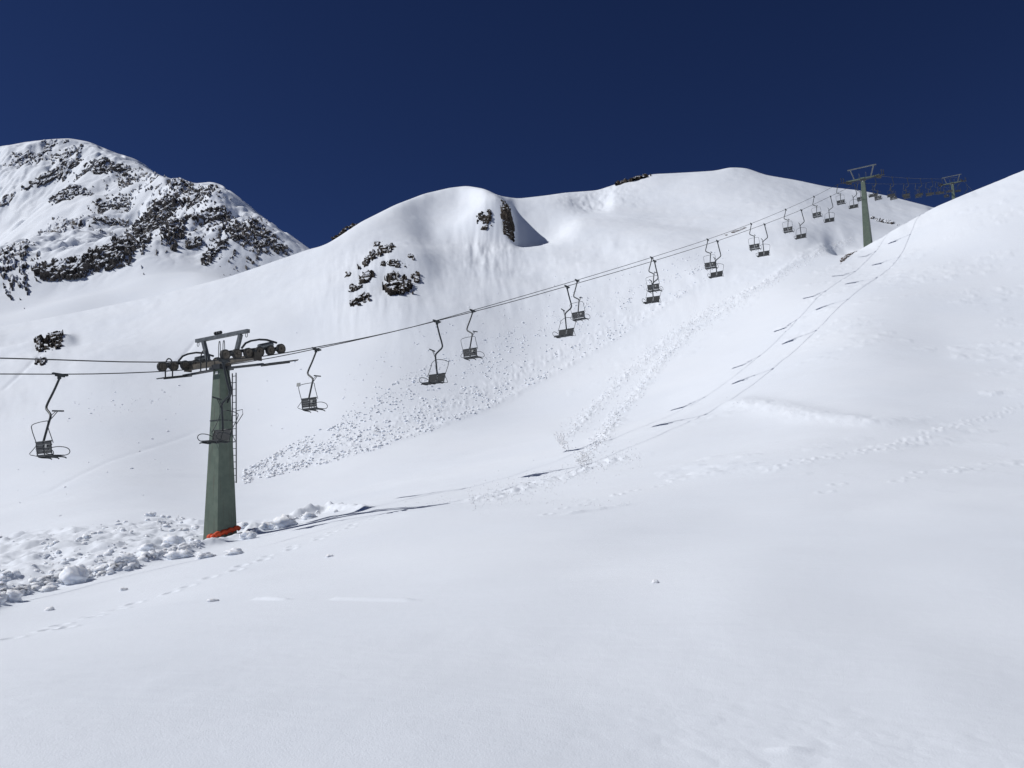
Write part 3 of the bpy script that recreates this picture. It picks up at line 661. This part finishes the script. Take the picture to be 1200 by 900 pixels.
# ------------------------------------------------------------------ the lift line
SL = .73; KA = 40.946; KB = 35.396
n_ = Vector((1, -SL, 0)).normalized(); d_ = Vector((SL, 1, 0)).normalized()
ROT = -math.atan(SL)
_far = [(126.5, 51.25), (130.5, 52.75), (140, 56.4), (151.5, 60.9), (164.5, 66.1), (180, 72.4), (195, 78.7), (200.8, 80.6), (207, 81.9), (220, 84.3), (245, 89.5), (300, 104)]
_near = [(0, 1.0), (12, 2.35), (22, 3.9)]
# height of each rope along the line: the two sides hang a little differently under their chairs
HP = {-1: _near + [(29.2, 4.95), (32.5, 5.50), (35.5, 6.18), (38.5, 7.15), (41.6, 8.36), (46.5, 10.40), (51.9, 12.88), (61.3, 17.30), (71.5, 22.2), (81.3, 27.0), (91.6, 32.25), (102.6, 38.1), (112.6, 43.6), (122.8, 49.35)] + _far,
      1: _near + [(28.0, 4.82), (32.5, 5.50), (35.5, 6.22), (38.5, 7.30), (41.6, 8.52), (44.8, 9.90), (49.6, 12.02), (54.6, 14.32), (64.5, 18.95), (74.9, 23.95), (85.2, 29.1), (95.4, 34.35), (105.8, 40.0), (116, 45.6), (122.8, 49.4)] + _far}
HX = {k: (np.array([p[0] for p in v], float), np.array([p[1] for p in v], float)) for k, v in HP.items()}
HD = {k: np.gradient(v[1], v[0]) for k, v in HX.items()}
def rope_h(t, side):
    hx, hy = HX[side]; hd = HD[side]
    i = int(np.clip(np.searchsorted(hx, t)-1, 0, len(hx)-2)); h = hx[i+1]-hx[i]; s_ = (t-hx[i])/h
    return ((2*s_**3-3*s_**2+1)*hy[i] + (s_**3-2*s_**2+s_)*h*hd[i] + (-2*s_**3+3*s_**2)*hy[i+1] + (s_**3-s_**2)*h*hd[i+1])
def rope(side, Y):                                       # side -1 = far rope, +1 = near rope
    k = KA if side < 0 else KB; t = Y - 1.35 if side < 0 else Y + 1.35
    return Vector((SL*Y - k, Y, float(rope_h(t, side))))
def rope_t(side, t): return rope(side, t + 1.35 if side < 0 else t - 1.35)
for side, lab in ((-1, 'steel haul rope farther from the viewer, lower one at the left edge'), (1, 'steel haul rope nearer to the viewer, upper one at the left edge')):
    ts = np.arange(2, 296, 1.0); o = MB().tube([rope_t(side, t) for t in ts], .021, 7).build('haul_rope', M_ROPE)
    tag(o, lab, 'rope', 'haul ropes of the chairlift')

def smooth_pts(P, it=2):
    P = [Vector(p) for p in P]
    for _ in range(it):
        Q = [P[0]]
        for a, b in zip(P[:-1], P[1:]): Q += [a*.75+b*.25, a*.25+b*.75]
        Q.append(P[-1]); P = Q
    return P

def pylon(px, py, Ybase, tc, label, holddown, lean, wb, wt, ladder_len, pad=False, seat_plate=False):
    # head centre on the line, base on the snow
    head = (rope_t(-1, tc) + rope_t(1, tc))/2
    zr = head.z
    foot = TR.hit([px], [py], 20)[0]
    # base placed so that the leaning mast meets the head
    up = Vector((0, -math.sin(lean), math.cos(lean))); up.rotate(Euler((0, 0, ROT)))
    g = Vector(foot); L = (zr - g.z)/up.z; base = head - up*L
    base.z = float(TR.at(np.array([base.x]), np.array([base.y]))[0]); L = (head - base).length
    ex = Euler((lean, 0, ROT)); root = empty('lift_pylon', base, ex, label=label, cat='lift pylon', group='pylons of the chairlift')
    Mi = (Matrix.Translation(base) @ ex.to_matrix().to_4x4()).inverted()
    Hb = L - .42 if not holddown else L - .28              # top of mast
    # mast: tapered box, buried foot
    zb = -.6
    q = []
    wz = lambda z: wb + (wt-wb)*z/Hb
    for z in (zb, 0, Hb*.33, Hb*.66, Hb):
        w2 = wz(z)/2; q.append([(-w2, -w2, z), (w2, -w2, z), (w2, w2, z), (-w2, w2, z)])
    m_ = MB(); v = [p for r_ in q for p in r_]; f = []
    for i in range(4):
        for k in range(4): f.append((i*4+k, i*4+(k+1) % 4, (i+1)*4+(k+1) % 4, (i+1)*4+k))
    f += [(3, 2, 1, 0), (16, 17, 18, 19)]; m_.add(v, f); mast = m_.build('mast', M_GREEN, root)
    # weld seams and flange at the joint of the two mast sections
    fl = MB(); zj = Hb*.70
    for sx, sy in ((1, 0), (-1, 0), (0, 1), (0, -1)):
        wj = wz(zj); c = (sx*(wj/2+.008), sy*(wj/2+.008), zj); fl.box(c, (.022 if sx else wj+.03, .022 if sy else wj+.03, .035))
    fl.build('flange', M_DARK, mast)
    for sx in (-1, 1):
        for sy in (-1, 1):
            for k in range(2): 
                z = zj+.0; w2 = wz(z)/2; MB().disc((sx*(w2*.45), sy*(w2+.018), z) if k else (sx*(w2+.018), sy*(w2*.45), z), (0, sy, 0) if k else (sx, 0, 0), [(0, .022), (.018, .022)], 6).build('bolt', M_GALV, mast)
    cp = MB().box((0, 0, Hb+.05), (wt*1.55, wt*1.5, .10)); cp.box((0, 0, Hb+.16), (wt*1.2, wt*1.2, .12)); cp.build('head_plate', M_DARK, root)
    # cross beam along local x, slim box with end plates
    cb = MB().box((0, 0, Hb+.32), (4.7, .22, .20)); cb.box((0, .0, Hb+.32), (wt*1.3, .40, .30))
    for s_ in (-1, 1): cb.box((s_*2.42, 0, Hb+.32), (.05, .36, .34))
    cb.build('crossbeam', M_RUST if holddown else M_GREEN, root)
    # lifting gantry
    gz = Hb + 1.45 if holddown else Hb + 2.1; gx = 1.15 if holddown else 1.55
    g_ = empty('gantry', (0, 0, 0)); g_.parent = root
    gm = MB()
    top_half = 1.80 if holddown else 2.15
    bar = MB().beam((-top_half, 0, gz), (top_half, 0, gz), .15, .15); bar.build('top_bar', M_GALV, g_)
    for s_ in (-1, 1):
        MB().beam((s_*gx*.80, 0, Hb+.44), (s_*gx*1.12, 0, gz-.08), .17, .13, (0, 1, 0)).build('gantry_post', M_GALV, g_)
        hk = [(s_*(top_half-.12)+.07*math.cos(a), 0, gz-.16+.09*math.sin(a)) for a in np.linspace(0, 2*math.pi, 12, endpoint=False)]
        MB().tube(hk, .014, 6, True).build('lifting_ring', M_GALV, g_)
    if holddown:
        ins = MB()
        for k in range(3): ins.disc((-.42+.16*k, 0, gz+.17), (1, 0, 0), [(-.05, .03), (-.045, .075), (.045, .075), (.05, .03)], 12)
        ins.box((-.26, 0, gz+.09), (.06, .05, .1)); ins.box((-.26, 0, gz+.17), (.50, .03, .03)); ins.build('pulley_block', M_DARK, g_)
    # hoops standing on the beam
    for hx_ in ((-.32, -.02) if holddown else (-.5, .5)):
        MB().tube(smooth_pts([(hx_-.06, .12, Hb+.4), (hx_-.06, .12, Hb+1.28), (hx_+.06, .12, Hb+1.28), (hx_+.06, .12, Hb+.4)], 2), .018, 6).build('guard_hoop', M_GALV, root)
    if holddown:
        MB().tube(smooth_pts([(-.85, -.42, Hb-.05), (-.85, -.42, Hb+.85), (-.45, -.42, Hb+.85), (-.45, -.42, Hb-.05)], 2), .026, 8).build('guard_hoop', M_DARK, root)
        MB().beam((-.9, -.42, Hb-.03), (.1, -.42, Hb-.03), .10, .05).build('foot_plate', M_DARK, root)
    # sheave trains
    R = .210; nw = 6; pitch = .54
    for side in (-1, 1):
        tr = empty('sheave_train', (0, 0, 0)); tr.parent = root; sg = 1 if holddown else -1; cs = []
        for k in range(nw):
            s_ = (k-(nw-1)/2)*pitch*d_.y; P = rope_t(side, tc+s_); P2 = rope_t(side, tc+s_+.1); tv = (P2-P).normalized()
            nn = Vector((0, 0, 1)) - tv*tv.z; nn.normalize(); c = P + nn*sg*(R-.01); c = Mi @ c; cs.append(c)
            wm = MB().disc(c, (1, 0, 0), [(-.062, R*.80), (-.062, R), (-.03, R), (-.012, R*.93), (.012, R*.93), (.03, R), (.062, R), (.062, R*.80)], 22)
            wo_ = wm.build('sheave_wheel', M_RUBBER, tr)
            MB().disc(c, (1, 0, 0), [(-.068, R*.30), (-.070, R*.78), (.070, R*.78), (.068, R*.30)], 18).disc(c, (1, 0, 0), [(-.11, .045), (-.11, .055), (.11, .055), (.11, .045)], 10).build('sheave_rim', M_RIM, tr)
        bm = MB(); off = .10
        for a, b in ((0, 1), (2, 3), (4, 5)):
            for o_ in (-off,): bm.beam(cs[a]+Vector((o_, -.06, 0)), cs[b]+Vector((o_, .06, 0)), .02, .12)
        mids = [(cs[a]+cs[a+1])/2 for a in (0, 2, 4)]
        bm.beam(mids[0]+Vector((-.13, 0, sg*.10)), mids[2]+Vector((-.13, 0, sg*.10)), .08, .13)
        for q_ in mids: bm.box(q_+Vector((-.04, 0, sg*.05)), (.26, .07, .10))
        bm.beam(mids[1]+Vector((0, 0, sg*.10)), Vector((side*2.25, 0, Hb+.32)), .14, .14, (0, 1, 0)); bm.build('train_frame', M_DARK, tr)
        # rope catcher: curved arm and grey cylinder above the train
        if holddown:
            cc = mids[1] + Vector((-.05, .62, .36)); MB().disc(cc, (0, 1, .28), [(-.36, .05), (-.34, .11), (.34, .11), (.36, .05)], 12).build('damper', M_GALV, tr)
            MB().tube(smooth_pts([mids[1]+Vector((-.05, -.55, .12)), mids[1]+Vector((-.05, -.30, .42)), mids[1]+Vector((-.05, .5, .62)), mids[2]+Vector((-.05, .1, .30))], 1), .045, 6).build('catcher_arm', M_DARK, tr)
        # service walkway under the train with hoops
        wk = empty('walkway', (0, 0, 0)); wk.parent = root
        zc = min(c.z for c in (cs[0], cs[-1])) - (.34 if holddown else .0)
        sl = (cs[-1].z-cs[0].z)/(cs[-1].y-cs[0].y); xw = side*2.25 + side*.50
        zm = (cs[0].z+cs[-1].z)/2 - ((.46 if side < 0 else .56) if holddown else -.05)
        gr = MB(); ya, yb_ = ((-1.1, .25) if side < 0 else (.1, 1.55)) if holddown else (-1.2, 1.2)
        for k in range(11):
            xx = xw-.30+.06*k; gr.beam((xx, ya, zm+sl*ya), (xx, yb_, zm+sl*yb_), .03, .03)
        for yy in np.linspace(ya, yb_, 9): gr.beam((xw-.26, yy, zm+sl*yy-.02), (xw+.26, yy, zm+sl*yy-.02), .03, .03)
        gr.build('grating', M_DARK, wk)
        for yy in (((-.55,) if side < 0 else ()) if holddown else (-.8, .6)):
            hp_ = smooth_pts([(xw+side*.24-.0, yy-.17, zm+sl*yy), (xw+side*.24, yy-.17, zm+sl*yy+.82), (xw+side*.24, yy+.17, zm+sl*yy+.82), (xw+side*.24, yy+.17, zm+sl*yy)], 2)
            MB().tube(hp_, .030, 8).build('railing_hoop', M_DARK, wk)
        sp = MB(); sp.beam((side*.2, 0, Hb+.05), (xw, .0, zm), .10, .09); sp.beam((xw-side*.25, ya, zm+sl*ya-.05), (xw-side*.25, yb_, zm+sl*yb_-.05), .04, .07)
        sp.build('bracket', M_DARK, wk)
    # ladder on the uphill side, seen right of the mast
    ld = empty('ladder', (0, 0, 0)); ld.parent = root
    z0 = Hb - ladder_len; z1 = Hb - .1
    yo = lambda z: wz(z)/2 + .13 
    xl0, xl1 = -.02, .24
    for xx in (xl0+.06, xl1+.06): 
        MB().beam((xx, yo(z0)+(.02), z0), (xx, yo(z0)-.02, z1), .035, .035, (0, 1, 0)).build('rail', M_DARK, ld)
    rm = MB().beam((xl0+.06, 0, 0), (xl1+.06, 0, 0), .024, .024).mesh('rung', M_DARK)
    nr = int((z1-z0)/.28)
    for k in range(nr+1):
        z = z0+.04 + k*.28; o = link(rm, 'rung', ld); o.location = (0, yo(z0), z)
    for z in (z0+.2, (z0+z1)/2, z1-.4): MB().beam((xl0+.06, yo(z0), z), (xl0+.06, wz(z)/2-.02, z), .03, .03).build('ladder_bracket', M_DARK, ld)
    # grab frame beside the ladder, cable conduit, number plate
    if holddown:
        zz = Hb - 1.75
        MB().tube([(.30, yo(z0), zz+.02), (.34, yo(z0)+.28, zz+.10), (.34, yo(z0)+.30, zz-.10), (.30, yo(z0), zz-.55)], .016, 6).build('grab_bar', M_DARK, root)
        xc = wt/2+.06
        MB().tube(smooth_pts([(xc-.05, -.02, Hb+.25), (xc+.05, .12, Hb-.2), (xc+.10, .22, Hb-.9), (xc+.05, .18, Hb-1.2), (wz(Hb-1.4)/2+.0, .1, Hb-1.4)]), .035, 8).build('cable', M_DARK, root)
    MB().box((.02, -wz(Hb-.14)/2-.012, Hb-.14), (.17, .012, .12)).build('number_plate', M_PLATE, mast)
    if pad:
        pd = MB(); 
        for k in range(4):
            xx = wb/2-.01; yy = -wb/2+.02+.30*k
            pd.tube(smooth_pts([(xx, yy-.13, .28+.06*k), (xx+.02, yy, .37+.06*k), (xx, yy+.14, .30+.06*k)], 1), .10, 8)
        for k in range(2): pd.tube([(wb/2-.02-.22*k, -wb/2-.08, .24), (wb/2-.20-.22*k, -wb/2-.08, .20)], .13, 8)
        pd.build('protective_pad', M_ORANGE, root)
    return root, Hb
pylon(259, 632, 35.3, 35.5, 'nearest green lift pylon with orange pad at its foot and ladder', True, .05, .96, .47, 4.75, pad=True)
pylon(1019, 286, 128, 128.1, 'second green lift pylon standing on the snow knoll against the ridge', False, .085, 1.15, .50, 3.5)
pylon(1118, 243, 200, 200.8, 'farthest green lift pylon, its foot hidden behind the right snow slope', False, .05, 1.15, .50, 3.5)

# ------------------------------------------------------------------ chairs (local x = across the line, y = direction of travel, origin at the grip)
def make_chair():
    root = empty('lift_chair')
    nx = .40
    g = MB(); g.box((0, 0, -.03), (.09, .34, .10)); g.disc((0, .0, .0), (0, 1, 0), [(-.30, .022), (-.26, .040), (.26, .040), (.30, .022)], 10); g.box((0, -.02, -.10), (.07, .12, .12)); g.build('grip', M_HANG, root)
    P = smooth_pts([(0, 0, -.10), (-.06, -.14, -.60), (-.12, -.29, -1.02), (-.12, -.34, -1.22), (.14, -.34, -1.36), (nx, -.38, -1.50), (nx, -.44, -1.75), (nx, -.56, -2.42)], 2)
    MB().tube(P, .042, 10).build('hanger', M_HANG, root)
    br = MB(); br.beam((nx, -.36, -1.34), (nx, .06, -1.30), .035, .05); br.tube([(nx, -.40, -1.66), (nx, -.16, -1.33)], .014, 6); br.tube([(nx, -.38, -1.50), (nx, -.22, -1.33)], .012, 6); br.build('step_bar', M_HANG, root)
    x0, x1 = nx-.55, nx+.55
    # backrest: two panels of slats on a frame
    fb = MB(); fb.tube([(x0, -.56, -2.40), (x1, -.56, -2.40)], .026, 8); fb.tube([(x0, -.47, -2.84), (x1, -.47, -2.84)], .024, 8)
    fb.build('back_frame', M_HANG, root)
    for (a, b) in ((x0+.02, nx-.04), (nx+.04, x1-.02)):
        bk = MB()
        for k in range(4):
            z = -2.46 - .095*k; y = -.555 + .02*k; bk.beam((a, y, z), (b, y, z), .022, .091)
        bk.build('backrest', M_SLAT, root)
        st = MB()
        for k in range(5):
            y = -.42 + .092*k; st.beam((a, y, -2.86+.006*k), (b, y, -2.86+.006*k), .080, .026)
        st.build('seat', M_SLAT, root)
    sf = MB()
    for xx in (x0+.04, nx, x1-.04):
        sf.tube(smooth_pts([(xx, -.55, -2.42), (xx, -.48, -2.84), (xx, -.40, -2.90), (xx, -.02, -2.89), (xx, .05, -2.93)], 1), .022, 6)
    sf.build('seat_frame', M_HANG, root)
    for xx in (x0-.02, x1+.02):
        MB().tube(smooth_pts([(xx, -.53, -2.62), (xx, -.28, -2.56), (xx, .04, -2.58), (xx, .15, -2.72), (xx, .02, -2.84), (xx, -.40, -2.88)], 2), .015, 6).build('armrest', M_HANG, root)
    for xx in (x0, x1):
        MB().tube([(xx, -.52, -2.50), (xx, -.74, -2.80), (xx, -.70, -2.83), (xx, -.45, -2.86)], .013, 6).build('side_brace', M_HANG, root)
    MB().tube(smooth_pts([(x0-.03, -.50, -2.46), (x0-.03, -.76, -1.92), (x0-.0, -.74, -1.80), (nx-.25, -.60, -1.72), (nx, -.52, -1.70), (nx+.25, -.60, -1.72), (x1+.0, -.74, -1.80), (x1+.03, -.76, -1.92), (x1+.03, -.50, -2.46)], 1), .015, 6).build('safety_bar', M_HANG, root)
    MB().box((nx+.24, -.580, -2.55), (.13, .010, .11)).build('number_plate', M_SIGN, root)
    return root
proto = make_chair(); used = False
GRP = 'double chairs hanging from the haul ropes'
far_names = {0: 'lift chair at the left edge of the photo, left of the near pylon', 1: 'first lift chair right of the near pylon, with a small grey board on its bar',
 2: 'up-going chair just left of the middle, third along the far rope', 3: 'smaller chair of the pair above the avalanche debris, on the far rope',
 4: 'upper back-facing chair of the overlapping pair at centre right', 5: 'up-going chair overlapping its neighbour, left one of the pair near the hollow',
 6: 'left chair of the pair with widely bowed hangers right of the hollow', 7: 'left chair of the fourth pair below the second pylon',
 8: 'left chair of the last pair before the second pylon', 9: 'lone chair hanging against the snow just left of the second pylon',
 10: 'chair hanging just behind the mast of the second pylon', 11: 'low dark chair just right of the second pylon, against the snow',
 12: 'low chair on the far rope touching the skyline right of the second pylon', 13: 'low far-rope chair against the sky, first fully above the skyline',
 14: 'low far-rope chair against the sky midway between the two upper pylons', 15: 'low far-rope chair nearer the farthest pylon than the second',
 16: 'low far-rope chair close left of the farthest pylon', 17: 'low far-rope chair touching the mast of the farthest pylon', 18: 'low far-rope chair just right of the farthest pylon', 19: 'second low far-rope chair right of the farthest pylon'}
near_names = {-1: 'chair hanging in front of the near pylon mast, its footrest poking out left', 0: 'down-coming chair just left of the middle, closest to the avalanche debris',
 1: 'larger chair of the pair above the avalanche debris, on the near rope', 2: 'lower down-coming chair of the overlapping pair at centre right',
 3: 'lower right chair of the overlapping pair near the hollow', 4: 'right chair of the pair with widely bowed hangers right of the hollow',
 5: 'right chair of the fourth pair below the second pylon', 6: 'right chair of the last pair before the second pylon',
 7: 'chair half hidden behind the mast of the second pylon on the near rope', 8: 'high chair close right of the second pylon head, against the sky',
 9: 'second high chair right of the second pylon against the sky', 10: 'third high chair right of the second pylon against the sky',
 11: 'fourth high chair right of the second pylon against the sky', 12: 'high chair halfway between the two upper pylons against the sky',
 13: 'high near-rope chair just left of the farthest pylon', 14: 'high near-rope chair at the head of the farthest pylon',
 15: 'first high chair right of the farthest pylon', 16: 'second high chair right of the farthest pylon', 17: 'last high chair before the right snow slope hides the rope'}
for side, names in ((-1, far_names), (1, near_names)):
    for i, lab in names.items():
        Y = KA*(.7897+.24858*i) if side < 0 else KB*(1.2193+.28762*i)
        # beyond the second pylon the chairs are a bit farther apart in the photo
        P = rope(side, Y)
        c = proto if not used else copy_tree(proto); used = True
        c.scale = (1.04, 1.04, 1.11); c.location = P + Vector((0, 0, -.01)); sw = random.uniform(-.06, .06)
        c.rotation_euler = (sw, random.uniform(-.015, .015), ROT + (0 if side < 0 else math.pi) + random.uniform(-.05, .05))
        tag(c, lab, 'chair', GRP)
        if side < 0 and i == 1:
            MB().box((-.14, -.80, -1.78), (.24, .03, .16)).build('notice_board', M_SIGN, c)
bpy.context.view_layer.update()
